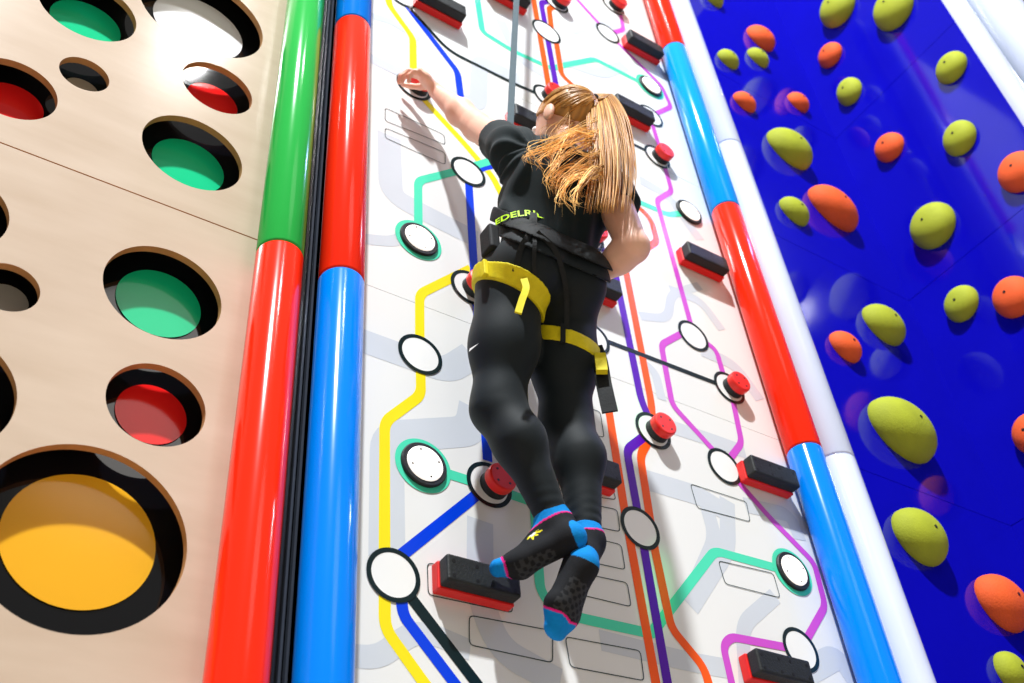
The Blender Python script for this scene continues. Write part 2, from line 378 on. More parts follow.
pole_sleeves('padded_pole', 'padded pole with long red and blue sleeves left of the white wall', [(ZB, zB1, M['f_blue'], 'blue'), (zB1, zB2, M['f_red'], 'red'), (zB2, ZT, M['f_blue'], 'blue')],
             (.4462*S*.97, py, ZB), (.4462*S*.97, py, ZT), pr)
zC = [zat(806, 438, .96), zat(722, 195, .96), zat(676, 39, .96)]
pole_sleeves('padded_pole', 'padded pole with alternating red and blue sleeves right of the white wall', [(ZB, zC[0], M['f_blue'], 'blue'), (zC[0], zC[1], M['f_red'], 'red'), (zC[1], zC[2], M['f_cyan'], 'light blue'), (zC[2], ZT, M['f_red'], 'red')],
             (1.396*S*.965, py, ZB), (1.352*S*.965, py, ZT), pr)
zD = zat(845, 452, .95)
pole_sleeves('padded_pole', 'white padded pole directly right of the red and blue one', [(ZB, zD, M['f_white'], 'white'), (zD, zD+.9*S, M['f_white'], 'white'), (zD+.9*S, ZT, M['f_white'], 'white')],
             (1.476*S*.965, py, ZB), (1.440*S*.965, py, ZT), .0345*S)
pole_sleeves('padded_pole', 'white padded pole at the top right edge of the blue corner', [(ZB, 1.7*S, M['f_white'], 'white'), (1.7*S, ZT, M['f_white'], 'white')],
             (2.018*S, RY0*S, ZB), (2.018*S, RY0*S, ZT), .034*S)
tag(obj('trim_2', *box(2.053*S, 2.16*S, (RY0+.0)*S, (RY0+.03)*S, ZB, ZT), M['teal']), 'teal strip between white poles', kind='structure')
pole_sleeves('padded_pole', 'white padded pole in the extreme top right corner behind the teal strip', [(ZB, 1.8*S, M['f_white'], 'white'), (1.8*S, ZT, M['f_white'], 'white')],
             (2.185*S, (RY0-.04)*S, ZB), (2.185*S, (RY0-.04)*S, ZT), .068*S)

# ================================================================ BUTTONS
def place(e, p):
    e.location = world(p); return e
bt = empty('button_hold'); hb = .028*S; rc = .0212*S
v, f = lathe_y([(rc*1.03, 0), (rc*1.02, hb*.12), (rc*1.0, hb*.2), (rc*1.0, hb*.55), (rc*.9, hb*.6)]); local_obj('rubber_base', v, f, M['rubber'], bt, smooth=False)
v, f = lathe_y([(rc*1.02, hb*.5), (rc*1.04, hb*.56), (rc*1.04, hb*.88), (rc*1.0, hb*.96), (rc*.9, hb)]); local_obj('red_cap', v, f, M['cap_red'], bt)
for a_ in range(4):
    t = math.pi/4+a_*math.pi/2; v, f = lathe_y([(.0032, hb*.98), (.0032, hb*1.012)], 12); local_obj('bolt', v, f, M['bolt'], bt, loc=(rc*.62*math.cos(t), 0, rc*.62*math.sin(t)))
BL = ['red button hold gripped by the climber\'s left hand', 'red button hold peeking out above the climber\'s head', 'red button hold at top edge between orange and purple lines',
      'red button hold at top edge on the magenta line', 'red button hold right of the ponytail, end of the dark line', 'red button hold half hidden between waist and bent elbow',
      'red button hold at the climber\'s left hip', 'red button hold on the right at the dark line\'s end, above green glow', 'red button hold on purple and orange lines right of the thighs', 'red button hold beside the climber\'s left calf']
for i, q in enumerate(BUT):
    e = bt if i == 0 else copy_tree(bt); p = at(*q)+np.array([  .0065*S, 0, 0]); p[1] = S+.0012; place(e, p); tag(e, BL[i], 'climbing button', 'red button holds on the white wall')
# lit round plates
pl = empty('light_plate')
v, f = lathe_y([(.034*S, 0), (.034*S, .008), (.0325*S, .011), (.027*S, .011), (.0265*S, .008)]); local_obj('rubber_ring', v, f, M['rubber'], pl)
v, f = lathe_y([(.0268*S, .006), (.0265*S, .013), (.025*S, .0145)]); local_obj('lit_disc', v, f, M['led'], pl)
for a_ in range(4):
    t = .35+a_*math.pi/2; v, f = lathe_y([(.0024, .0142), (.0024, .0158)], 10); local_obj('bolt', v, f, M['bolt'], pl, loc=(.021*S*math.cos(t), 0, .021*S*math.sin(t)))
PLB = ['lit white target plate in mint halo, level with the climber\'s waist on the left', 'lit white target plate in mint halo left of the climber\'s calf', 'lit white target plate in mint halo at the lower right',
       'lit white target plate with blue glow right of the bent elbow', 'lit white target plate near the top right red and blue pole']
for i, q in enumerate(PLATES):
    e = pl if i == 0 else copy_tree(pl); p = at(*q); p[1] = S+.0012; place(e, p); tag(e, PLB[i], 'light plate', 'lit target plates on the white wall')
# bar holds
hl = empty('bar_hold'); bl, bh, bd = .109*S, .039*S, .036*S
v, f = rounded_box(bl, bd*.44, bh, .004); local_obj('red_base', v, f, M['base_red'], hl, loc=(0, -bd*.22, 0))
v, f = rounded_box(bl*.965, bd*.58, bh*.93, .006); local_obj('black_grip', v, f, M['rubber'], hl, loc=(.0, -bd*.71, 0.002))
for x in (-.4, -.1, .1, .4):
    for z in (-.25, .25):
        if abs(x) < .2 and z > 0 and x < 0: pass
        v, f = lathe_y([(.0045, bd*.985), (.0045, bd*1.008)], 10); local_obj('bolt', v, f, M['bolt'], hl, loc=(x*bl, 0, z*bh))
BARS = [((440, 7), 'black and red bar hold at top left of the white wall'), ((507, -5), 'black and red bar hold at top edge beside the belay strap'), ((643, 47.5), 'black and red bar hold near the top right red pole sleeve'),
        ((631.5, 113), 'black and red bar hold right of the climber\'s hair'), ((703, 262), 'black and red bar hold right of the bent elbow'), ((533, 126), 'black and red bar hold left of the climber\'s head behind the strap'),
        ((592, 285), 'black and red bar hold behind the climber\'s right hand'), ((585, 471), 'black and red bar hold behind the climber\'s right calf'), ((477, 583), 'black and red bar hold under the climber\'s left foot'),
        ((768.5, 477), 'black and red bar hold beside the right pole, left of blue sleeve'), ((777, 672), 'black and red bar hold at the bottom right edge')]
for i, (q, lb) in enumerate(BARS):
    e = hl if i == 0 else copy_tree(hl); p = at(*q, .982); p[1] = S-.0016; place(e, p); tag(e, lb, 'bar hold', 'black and red bar holds on the white wall')

# ================================================================ EGG HOLDS ON THE BLUE WALL
def egg(rx, rz, d, seed):
    """dome of elliptical outline on plane y=0 bulging to -y, slightly undercut at the wall"""
    r_ = random.Random(seed); nu, nv = 40, 16; v = []; f = []
    k1, k2, ph = r_.uniform(-.06, .06), r_.uniform(-.05, .05), r_.uniform(0, 6)
    for j in range(nv):
        t = j/(nv-1)*math.pi/2*1.0
        rad = math.cos(t)**.9 if t < math.pi/2-1e-6 else 0; out = math.sin(t)
        rad = rad*(1+.04*math.sin(2*t)) if j else .97
        for i in range(nu):
            a = 2*math.pi*i/nu; m = 1+k1*math.cos(a-ph)+k2*math.cos(2*a+ph)
            v.append((rx*rad*m*math.cos(a)+k1*rx*out, -d*out, rz*rad*m*math.sin(a)+k2*rz*out))
    for j in range(nv-1):
        for i in range(nu): f.append((j*nu+i, j*nu+(i+1) % nu, (j+1)*nu+(i+1) % nu, (j+1)*nu+i))
    return v, f
# (px, py, size px, colour, elongation, tilt, label)
BK = [(757, 39, 33, 'o', 1.2, -.3, 'orange egg hold uppermost left on the blue wall'), (725, 59, 26, 'y', 1.1, -.3, 'small lime egg hold beside the white pole near the top'), (754, 57, 25, 'y', 1.1, -.3, 'small lime egg hold overlapping under an orange one near the top'),
      (709, -3, 26, 'y', 1, 0, 'lime egg hold cut by the top edge beside the white pole'), (741.5, 101, 27, 'o', 1.1, -.3, 'orange egg hold at upper left, nearer the white pole of two side by side'), (795, 102, 26, 'o', 1.1, -.3, 'orange egg hold at upper centre, nearer the corner of two side by side'),
      (786, 150, 50, 'y', 1.45, -.35, 'large pale lime egg hold above the large orange one'), (829, 209, 54, 'o', 1.4, -.35, 'large orange egg hold touching a small lime one'), (792, 211, 35, 'y', 1.1, -.3, 'small lime egg hold left of the large orange one'),
      (881, 325, 50, 'y', 1.25, -.3, 'lime egg hold right of a small orange one at mid height'), (844, 346, 38, 'o', 1.15, -.3, 'small orange egg hold left of a lime one at mid height'), (899, 431, 76, 'y', 1.35, -.35, 'largest lime egg hold, right of the blue pole sleeve'),
      (918, 537, 66, 'y', 1.2, -.3, 'large lime egg hold near the bottom, above the orange one'), (1001, 604, 64, 'o', 1.3, -.35, 'large orange egg hold at the bottom right'), (1012, 672, 44, 'y', 1.1, 0, 'lime egg hold in the bottom right corner')]
for i, (px, py_, sz, cc, el, tl, lb) in enumerate(BK):
    p = at(px+8, py_-4.5, .975); dep = p@_F; r0 = sz*.5*dep/FPX*.96; p[1] = S+.003
    e = empty('egg_hold', p); tag(e, lb, 'climbing hold', 'egg holds on the blue wall')
    v, f = egg(r0*el**.42, r0/el**.16, r0*.86, i); v = np.array(v); c_, s_ = math.cos(tl), math.sin(tl)
    v = np.c_[v[:, 0]*c_-v[:, 2]*s_, v[:, 1], v[:, 0]*s_+v[:, 2]*c_]
    local_obj('resin_body', v, f, M['hold_y' if cc == 'y' else 'hold_o'], e, smooth=True)
    b_, fb = lathe_y([(.006, r0*.715), (.006, r0*.735)], 12); local_obj('bolt', b_, fb, M['bolt'], e, loc=(r0*.0, -r0*.14, 0))
RT = [(838, 9, 40, 'y', 'lime egg hold cut by the top edge on the side wall, left of two'), (894, 9, 44, 'y', 'lime egg hold cut by the top edge on the side wall, right of two'), (829.5, 55, 27, 'o', 'small orange egg hold on the side wall below the top edge'),
      (849, 92, 29, 'y', 'small lime egg hold on the side wall below a small orange one'), (951, 67, 33, 'y', 'lime egg hold on the side wall near the bright white pole'), (889, 147, 31, 'o', 'orange egg hold in the middle of the side wall'),
      (959.5, 138, 36, 'y', 'lime egg hold on the side wall, second below the bright pole'), (1019, 171, 42, 'o', 'orange egg hold at the right edge, upper of two'), (932.5, 226, 48, 'y', 'larger lime egg hold low on the side wall'),
      (961, 304, 36, 'y', 'lime egg hold on the side wall below the larger lime one'), (1012, 297, 42, 'o', 'orange egg hold at the right edge, lower of two'), (1030, 434, 40, 'o', 'orange egg hold barely showing at the right edge')]
for i, (px, py_, sz, cc, lb) in enumerate(RT):
    p = at_x(px-3, py_-2.5, CX-.02); dep = p@_F; r0 = sz*.5*dep/FPX*1.0; p[0] = CX*S+.003
    e = empty('egg_hold', p); tag(e, lb, 'climbing hold', 'egg holds on the blue wall')
    v, f = egg(r0*1.0, r0*1.12, r0*.84, 50+i); v = np.array(v); v = np.c_[v[:, 1], -v[:, 0], v[:, 2]]
    local_obj('resin_body', v, f, M['hold_y' if cc == 'y' else 'hold_o'], e, smooth=True)
    b_, fb = lathe_y([(.006, r0*.715), (.006, r0*.735)], 12); b_ = np.array(b_); b_ = np.c_[b_[:, 1], -b_[:, 0], b_[:, 2]]
    local_obj('bolt', b_, fb, M['bolt'], e, loc=(-r0*.12, 0, 0))

#PERSON
# ================================================================ THE CLIMBER
class Field:
    """signed distance volume built from local primitives"""
    def __init__(s, lo, hi, h):
        s.lo = np.array(lo, float); s.h = h; s.n = np.ceil((np.array(hi)-s.lo)/h).astype(int)+1
        s.V = np.full(s.n, 9., np.float32)
    def grid(s, a, b):
        ax = [s.lo[i]+np.arange(a[i], b[i])*s.h for i in range(3)]
        return np.stack(np.meshgrid(*ax, indexing='ij'), -1)
    def rng(s, lo, hi):
        a = np.clip(np.floor((lo-s.lo)/s.h).astype(int), 0, s.n); b = np.clip(np.ceil((hi-s.lo)/s.h).astype(int)+1, 0, s.n); return a, b
    def add(s, prim, k=.02, grow=0., sub=False):
        f, lo, hi = prim; m = k*1.6+.02+max(grow, 0); a, b = s.rng(lo-m, hi+m)
        if np.any(b <= a): return s
        P = s.grid(a, b); d = f(P)-grow; sl = tuple(slice(a[i], b[i]) for i in range(3)); v = s.V[sl]
        if sub:
            d = -d; h = np.clip(.5+.5*(d-v)/k, 0, 1); s.V[sl] = v*(1-h)+d*h+k*h*(1-h)
        else:
            h = np.clip(.5+.5*(v-d)/k, 0, 1); s.V[sl] = v*(1-h)+d*h-k*h*(1-h)
        return s
    def cut(s, f):
        P = s.grid((0, 0, 0), s.n); s.V = np.maximum(s.V, f(P)); return s
    def warp(s, f):
        P = s.grid((0, 0, 0), s.n); s.V = s.V+f(P); return s
    def mesh(s):
        V = s.V; n = s.n; sg = V < 0
        C = [(i, j, k) for i in (0, 1) for j in (0, 1) for k in (0, 1)]
        cell = lambda A, c: A[c[0]:n[0]-1+c[0], c[1]:n[1]-1+c[1], c[2]:n[2]-1+c[2]]
        cnt = sum(cell(sg, c).astype(np.int8) for c in C); act = (cnt > 0) & (cnt < 8)
        idx = np.full(act.shape, -1, np.int64); ijk = np.argwhere(act); idx[act] = np.arange(len(ijk))
        val = {c: cell(V, c)[act] for c in C}; acc = np.zeros((len(ijk), 3)); num = np.zeros(len(ijk))
        for ca in C:
            for ax in range(3):
                if ca[ax]: continue
                cb = list(ca); cb[ax] = 1; cb = tuple(cb); va, vb = val[ca], val[cb]; mk = (va < 0) != (vb < 0)
                t = np.where(mk, va/(np.where(mk, va-vb, 1)), 0); p = np.array(ca, float)[None]+t[:, None]*(np.array(cb)-np.array(ca))[None]
                acc += np.where(mk[:, None], p, 0); num += mk
        v = s.lo+(ijk+acc/num[:, None])*s.h; F = []
        for ax in range(3):
            o = [(ax+1) % 3, (ax+2) % 3]; A = [slice(None)]*3; B = [slice(None)]*3; A[ax] = slice(0, n[ax]-1); B[ax] = slice(1, n[ax])
            df = sg[tuple(A)] != sg[tuple(B)]; e = np.argwhere(df)
            e = e[(e[:, o[0]] > 0) & (e[:, o[0]] < n[o[0]]-1) & (e[:, o[1]] > 0) & (e[:, o[1]] < n[o[1]]-1)]
            inside = sg[e[:, 0], e[:, 1], e[:, 2]]; q = []
            for da, db in ((-1, -1), (0, -1), (0, 0), (-1, 0)):
                g = e.copy(); g[:, o[0]] += da; g[:, o[1]] += db; q.append(idx[g[:, 0], g[:, 1], g[:, 2]])
            q = np.stack(q, 1); q[~inside] = q[~inside][:, ::-1]; F.append(q)
        return v, np.concatenate(F)
def nrm(v): v = np.asarray(v, float); return v/np.linalg.norm(v)
def seg(p0, p1, a0, a1, b0=None, b1=None, right=(1, 0, 0)):
    """tapered limb piece of elliptical section: a along `right`, b across"""
    p0 = np.array(p0, float); p1 = np.array(p1, float); b0 = a0 if b0 is None else b0; b1 = a1 if b1 is None else b1
    d = p1-p0; L = np.linalg.norm(d); ax = d/L; rt = np.array(right, float); rt = nrm(rt-ax*(rt@ax)); fw = np.cross(ax, rt)
    def f(P):
        q = P-p0; t = q@ax; u = np.clip(t/L, 0, 1); a = a0+(a1-a0)*u; b = b0+(b1-b0)*u; m = np.minimum(a, b); ex = t-u*L
        x = (q@rt)/a; y = (q@fw)/b; z = ex/m
        return (np.sqrt(x*x+y*y+z*z)-1)*m
    R = max(a0, a1, b0, b1); return f, np.minimum(p0, p1)-R, np.maximum(p0, p1)+R
def ell(c, r, A=None):
    c = np.array(c, float); r = np.array(r, float); A = np.eye(3) if A is None else np.asarray(A)
    def f(P):
        q = (P-c)@A.T; k0 = np.sqrt(((q/r)**2).sum(-1)); k1 = np.sqrt(((q/r**2)**2).sum(-1))+1e-9
        return k0*(k0-1)/k1
    return f, c-r.max(), c+r.max()
def chain(P, Rr, k=.01, right=(1, 0, 0)):
    return [seg(P[i], P[i+1], Rr[i][0], Rr[i+1][0], Rr[i][1], Rr[i+1][1], right) for i in range(len(P)-1)]

J = {}
J['shL'] = at(513, 150, .795); J['shR'] = np.array([1.318, 1.285, 2.105])
J['elL'] = at(477, 127, .885); J['wrL'] = at(437, 92, .945)
J['elR'] = at(633, 247, .735); J['wrR'] = at(594, 279, .815)
J['hipL'] = at(511, 276, .852); J['hipR'] = at(562, 296, .852)
J['knL'] = at(498, 408, .905); J['knR'] = at(566, 424, .895)
J['anL'] = at(556, 526, .898); J['anR'] = at(586, 542, .893)
pel = at(539, 279, .845); wai = at(543, 233, .832); neckb = (J['shL']+J['shR'])/2+np.array([.005, .0, .03])
che = wai*.38+neckb*.62+np.array([0, -.012, 0]); Hc = np.array([1.214, 1.302, 2.362])
hf = nrm([-.24, .95, .14]); hr = nrm(np.cross(hf, [.05, 0, 1])); hu = np.cross(hr, hf); HA = np.stack([hr, hf, hu])
def hp(r, f_, u): return Hc+hr*r+hf*f_+hu*u
shr = nrm(J['shR']-J['shL'])

def torso(g=0.):
    L = [seg(pel, wai, .118, .104, .088, .074), seg(wai, che, .104, .126, .074, .092, nrm(shr+[1, 0, 0])), seg(che, neckb-np.array([0, .0, .04]), .126, .10, .092, .06, shr),
         seg(J['shL'], J['shR'], .047, .047)]
    return L
def legs(side):
    if side == 'L': h_, k_, a_ = J['hipL'], J['knL'], J['anL']
    else: h_, k_, a_ = J['hipR'], J['knR'], J['anR']
    m1 = h_*.45+k_*.55; s = -1 if side == 'L' else 1
    cf = k_*.66+a_*.34+np.array([.006*s, -.018, 0]); kb = k_+np.array([0, .0, .0])
    L = [seg(h_+np.array([0, .0, -.01]), m1, .086, .074, .09, .076), seg(m1, kb, .074, .054, .076, .056), seg(kb, cf, .054, .050, .056, .053), seg(cf, a_, .050, .032, .053, .034)]
    return L
def glutes():
    return [ell(pel+np.array([-.062, -.052, -.035]), (.082, .078, .09)), ell(pel+np.array([.062, -.052, -.035]), (.082, .078, .09))]
def bbox(prims, m=.05): return np.min([p[1] for p in prims], 0)-m, np.max([p[2] for p in prims], 0)+m

# --- hands -------------------------------------------------------
def finger(p0, dirs, lens, r):
    P = [np.array(p0, float)]
    for d, l in zip(dirs, lens): P.append(P[-1]+nrm(d)*l)
    return [seg(P[i], P[i+1], r*(1-.1*i), r*(1-.1*(i+1))) for i in range(len(P)-1)], P
def hand(wr, knuck, palm_n, side_v, curl, spread, sc=1., thumb_side=1, thumb_dir=None, curl_d=None):
    """wr wrist, knuck middle knuckle, palm_n normal out of the palm, side_v towards the index finger"""
    ax = nrm(knuck-wr); pn = nrm(palm_n-ax*(palm_n@ax)); sv = nrm(side_v-ax*(side_v@ax)-pn*(side_v@pn))
    L = [seg(wr, wr*.35+knuck*.65, .026*sc, .035*sc, .017*sc, .015*sc, sv), seg(wr*.35+knuck*.65, knuck, .035*sc, .036*sc, .015*sc, .012*sc, sv)]
    ln = [(.036, .022, .018), (.040, .026, .019), (.038, .024, .018), (.029, .018, .016)]
    for i, l in enumerate(ln):
        off = (1.5-i)*.0185*sc; b = knuck+sv*off-ax*(.004*abs(i-1.2)); ang = 0; D = []
        for c in curl:
            ang += c*(1+.04*i); D.append(ax*math.cos(ang)+pn*math.sin(ang)+sv*spread*(1.5-i))
        L += finger(b-ax*.012, D, [q*sc for q in l], .0088*sc)[0]
    tb = wr*.62+knuck*.38+sv*.026*sc; td = nrm(ax*.62+sv*.62+pn*.45) if thumb_dir is None else nrm(thumb_dir)
    L += finger(tb, [td, nrm(td+ax*.5+pn*.3), nrm(td+ax*.8+pn*.5-sv*.4)], [.034*sc, .028*sc, .022*sc], .0105*sc)[0]
    return L
btn = at(*BUT[0])+np.array([  .0065*S, 0, 0]); btn[1] = S-.0022-hb
knL = at(419, 72, .938)
handL = hand(J['wrL'], knL, np.array([-.25, .75, -.6]), np.array([.75, .3, -.25]), (.5, .85, .7), .0, 1.06, thumb_dir=nrm(knL-J['wrL'])*.8+np.array([.25, .75, .0]))
knR = J['wrR']+np.array([-.03, .058, -.02])
handR = hand(J['wrR'], knR, np.array([-.7, -.3, -.6]), np.array([-.3, .5, .8]), (.5, .6, .45), .03, .92)
armL = [seg(J['shL'], J['elL'], .048, .040), seg(J['elL'], J['elL']*.6+J['wrL']*.4, .039, .039), seg(J['elL']*.6+J['wrL']*.4, J['wrL'], .039, .026, .039, .023)]
armR = [seg(J['shR'], J['elR'], .048, .038), seg(J['elR'], J['elR']*.65+J['wrR']*.35, .037, .037), seg(J['elR']*.65+J['wrR']*.35, J['wrR'], .037, .023, .037, .02)]
head = [ell(hp(0, -.008, .012), (.071, .088, .082), HA), ell(hp(0, .028, -.045), (.054, .058, .062), HA), seg(hp(0, .05, -.085), hp(0, .064, -.088), .022, .018)]
nose = [seg(hp(0, .082, .0), hp(0, .099, -.032), .007, .011), ell(hp(0, .091, -.036), (.014, .010, .008), HA)]
ears = [ell(hp(s*.074, -.014, -.030), (.010, .018, .030), HA) for s in (-1, 1)]
neck = [seg(neckb-np.array([0, 0, .03]), hp(0, -.02, -.06), .046, .043)]
girl = empty('climber', pel); tag(girl, 'blonde girl climber in black shirt and leggings seen from behind, left arm reaching up', 'person')

lead = torso()+legs('L')+legs('R')+glutes()
allp = lead+handL+handR+armL+armR+head+ears+neck
lo, hi = bbox(allp, .03)
B = Field(lo, hi, .0042)
for p in torso(): B.add(p, .03, -.012)
for p in legs('L'): B.add(p, .02, -.010)
for p in legs('R'): B.add(p, .02, -.010)
for p in glutes(): B.add(p, .03, -.012)
for p in neck: B.add(p, .03)
for p in armL+armR: B.add(p, .02)
for p in head: B.add(p, .02)
for p in nose: B.add(p, .012)
for p in ears: B.add(p, .006)
for s in (-1, 1): B.add(ell(hp(s*.03, .085, .003), (.014, .012, .010), HA), .012, sub=True)
B.add(seg(hp(-.016, .088, -.058), hp(.016, .088, -.058), .003, .003), .008, sub=True)
for p in handL[:2]+handR[:2]: B.add(p, .012)
for p in handL[2:]+handR[2:]: B.add(p, .005)
v, f = B.mesh(); obj('body', v, f, M['skin'], girl, smooth=True)
for s in (-1, 1):
    for nm, c, r, m in (('eye', hp(s*.03, .0745, .003), .0105, M['eye']), ('iris', hp(s*.03, .0805, .003), .006, M['iris'])):
        E = Field(c-.02, c+.02, .0015); E.add(ell(c, (r, r, r)), .001); v, f = E.mesh(); obj(nm, v, f, m, girl, smooth=True)
E = Field(hp(0, .088, -.058)-.04, hp(0, .088, -.058)+.04, .002)
for u in (.004, -.0045): E.add(ell(hp(0, .0865, -.058+u), (.019, .007, .0045), HA), .002)
v, f = E.mesh(); obj('lips', v, f, M['lip'], girl, smooth=True)

# --- clothes ------------------------------------------------------
lp = legs('L')+legs('R')+glutes()+torso()[:1]
lo, hi = bbox(lp, .03)
Lg = Field(lo, hi, .0045)
Lg.add(torso()[0], .03)
for s in 'LR':
    T = Field(lo, hi, .0045)
    for p in legs(s): T.add(p, .045)
    aa, kk = J['an'+s], J['kn'+s]; ad = nrm(kk-aa)
    T.cut(lambda P: np.where(P[..., 2] < kk[2], -((P-aa)@ad-(.016 if s == 'L' else .004)), -1)); d = T.V; h = np.clip(.5+.5*(Lg.V-d)/.012, 0, 1); Lg.V = Lg.V*(1-h)+d*h-.012*h*(1-h)
gl = glutes()
for p in gl: Lg.add(p, .028)
# soft folds behind knees and at the ankles
def folds(P):
    out = 0
    for c, n_, a, w_, fr in ((J['knL'], J['hipL']-J['anL'], .0016, .05, 260), (J['knR'], J['hipR']-J['anR'], .0016, .05, 260), (J['anL'], J['knL']-J['anL'], .0014, .05, 300), (J['anR'], J['knR']-J['anR'], .0014, .05, 300)):
        q = P-c; t = q@nrm(n_); rr = (q**2).sum(-1); out = out+(.0 if fr == 260 else 1)*a*np.exp(-rr/(w_*w_*1.6))*np.sin(fr*t+q[..., 0]*60)
    return out
Lg.warp(folds)
Lg.cut(lambda P: (P-wai)[..., 2]-.02)
v, f = Lg.mesh(); leg_o = obj('leggings', v, f, M['legging'], girl, smooth=True)

def tors_sdf(P):
    d = 9.
    for p in torso()[:2]+glutes(): e = p[0](P); h = np.clip(.5+.5*(d-e)/.03, 0, 1); d = d*(1-h)+e*h-.03*h*(1-h)
    return d
def on_back(x, y, sdf, off=.003, Y0=.70, Y1=.86):
    """first point of the body along a survey ray"""
    Ys = np.linspace(Y0, Y1, 400); d0 = at(x, y, 1.); P = d0[None]*Ys[:, None]; d = sdf(P); k = int(np.argmax(d < off)) if np.any(d < off) else int(np.argmin(d)); return P[k]
def plane(pts, sdf):
    Q = np.array([on_back(x, y, sdf, .004) for x, y in pts]); c = Q.mean(0); n = np.linalg.svd(Q-c)[2][2]; n = n*np.sign(n[2]); return c, n
bc, bn = plane([(496, 227), (508, 221), (527, 218), (550, 226), (578, 246), (596, 266)], tors_sdf)
ctr = pel+np.array([0, 0, 0]); ctr = ctr+bn*((bc-ctr)@bn)
slL = J['shL']*.61+J['elL']*.39; slR = J['shR']*.72+J['elR']*.28
sp = torso()+[seg(J['shL'], slL, .054, .057), seg(J['shR'], slR, .060, .062)]
lo, hi = bbox(sp, .04)
T = Field(lo, hi, .0042)
for p in torso(): T.add(p, .045, .008)
T.add(seg(wai+np.array([.004, -.0, -.06]), che+np.array([.004, -.01, 0]), .121, .128, .082, .092), .03)
dl_ = nrm(J['elL']-J['shL']); dr_ = nrm(J['elR']-J['shR'])
def shirt_folds(P):
    q = P-che; a = q[..., 0]; z = q[..., 2]
    w1 = np.exp(-((z+.12)/.12)**2)
    s1 = np.sin(95*(a+.35*z)+2.2*np.sin(14*z))*.0034*w1
    arm = J['shL']+np.array([.01, -.03, -.06]); r = P-arm; ang = np.arctan2(r[..., 2], r[..., 0]); rad = np.sqrt((r**2).sum(-1))
    s2 = np.sin(11*ang)*.0042*np.exp(-((rad-.10)/.07)**2)
    return s1+s2
for p, q_, d_ in ((sp[-2], slL, dl_), (sp[-1], slR, dr_)):
    U = Field(lo, hi, .0042); U.add(p, .01); U.cut(lambda P: (P-q_)@d_)
    h = np.clip(.5+.5*(T.V-U.V)/.03, 0, 1); T.V = T.V*(1-h)+U.V*h-.03*h*(1-h)
T.warp(shirt_folds)
T.cut(lambda P: -((P-ctr)@bn-.014)); ncen = neckb+np.array([0, -.005, .03]); 
T.add(ell(ncen+np.array([0, .0, .012]), (.056, .056, .03)), .01, sub=True)
v, f = T.mesh(); shirt_o = obj('t_shirt', v, f, M['shirt'], girl, smooth=True)

# --- socks ---------------------------------------------------------
def sock(an, heel, ball, toe, up, wd, tz):
    fa = nrm(toe-heel); sd = nrm(np.cross(fa, up)); 
    P = [seg(an+up*.045, an, .036, .036, .038, .038), seg(an, heel, .036, .029), seg(an, ball, .033, .030*wd, .036, .026, sd), seg(heel, ball, .029, .035*wd, .029, .025, sd), seg(ball, toe, .036*wd, .027*wd, .024, .018, sd)]
    lo, hi = bbox(P, .02); Fd = Field(lo, hi, .0023)
    for p in P: Fd.add(p, .018)
    Fd.cut(lambda Q: (Q-an)@up-.032)
    v, f = Fd.mesh(); t = (v-heel)@fa; L = np.linalg.norm(toe-heel); h_ = (v-an)@up; s_ = (v-heel)@sd
    c = np.tile(np.array([.011, .012, .015]), (len(v), 1)); blue = np.array([.0, .22, .62]); pink = np.array([.75, .01, .22]); yel = np.array([.85, .72, .02])
    zig = .004*np.abs(((s_/.028) % 2)-1)
    tf_ = tz+zig*1.5; toe_m = t > L*tz+zig*1.5; c[(t > L*tz-.0045+zig*1.5)] = pink; c[toe_m] = blue
    hd = np.sqrt(((v-heel-fa*(-.012))**2).sum(1)); c[hd < .033] = blue
    c[h_ > .004+zig] = pink; c[h_ > .008+zig] = blue
    rel = (v-(heel*.42+ball*.58)); dn = -(rel@nrm(up-fa*(up@fa))); sole = dn > .008
    grip = sole & (t > L*.25) & (t < L*.78) & (np.sin(t*330)*np.sin(s_*300) > -.1); c[grip] = np.array([.035, .037, .042])
    a1 = (t-L*.45)/.022; b1 = ((v-an)@np.cross(sd, fa)+.01)/.012; sp_ = (np.abs(a1)+np.abs(b1)+.35*np.sin(9*np.arctan2(b1, a1)) < .95) & (s_*-1 > -.0)
    c[sp_] = yel; sp2 = (np.abs(a1)+np.abs(b1) < .5) & (s_*-1 > 0); c[sp2] = np.array([.8, .8, .75])
    return obj('sock', v, f, M['sock'], girl, smooth=True, colors=c)
heelL = at(571, 538, .874); ballL = at(520, 564, .930); toeL = at(498, 568, .944)
heelR = at(583, 566, .872); ballR = at(562, 610, .902); toeR = at(555, 630, .912)
sock(J['anL'], heelL, ballL, toeL, nrm(J['knL']-J['anL']), 1.0, .90)
sock(J['anR'], heelR, ballR, toeR, nrm(J['knR']-J['anR']), 1.32, .80)

# --- harness ---------------------------------------------------------
def leg_sdf(P, s):
    d = 9.
    for p in legs(s)+[glutes()[0 if s == 'L' else 1]]: e = p[0](P); h = np.clip(.5+.5*(d-e)/.022, 0, 1); d = d*(1-h)+e*h-.022*h*(1-h)
    return d
def band(sdf, c, n, w_, t_, R, hh=.0032, extra=None):
    n = nrm(n); Fd = Field(c-R, c+R, hh); P = Fd.grid((0, 0, 0), Fd.n); d = sdf(P)
    V = np.maximum(np.maximum(d-t_, -(d+.006)), np.abs((P-c)@n)-w_/2)
    if extra is not None: V = np.maximum(V, extra(P))
    Fd.V = V.astype(np.float32); return Fd.mesh()
harn = empty('climbing_harness', wai); harn.parent = girl; harn.location = world(wai)-np.array(girl.location)
tag(harn, 'black harness with yellow leg loops')
full = lambda P: np.minimum(tors_sdf(P), np.minimum(leg_sdf(P, 'L'), leg_sdf(P, 'R')))
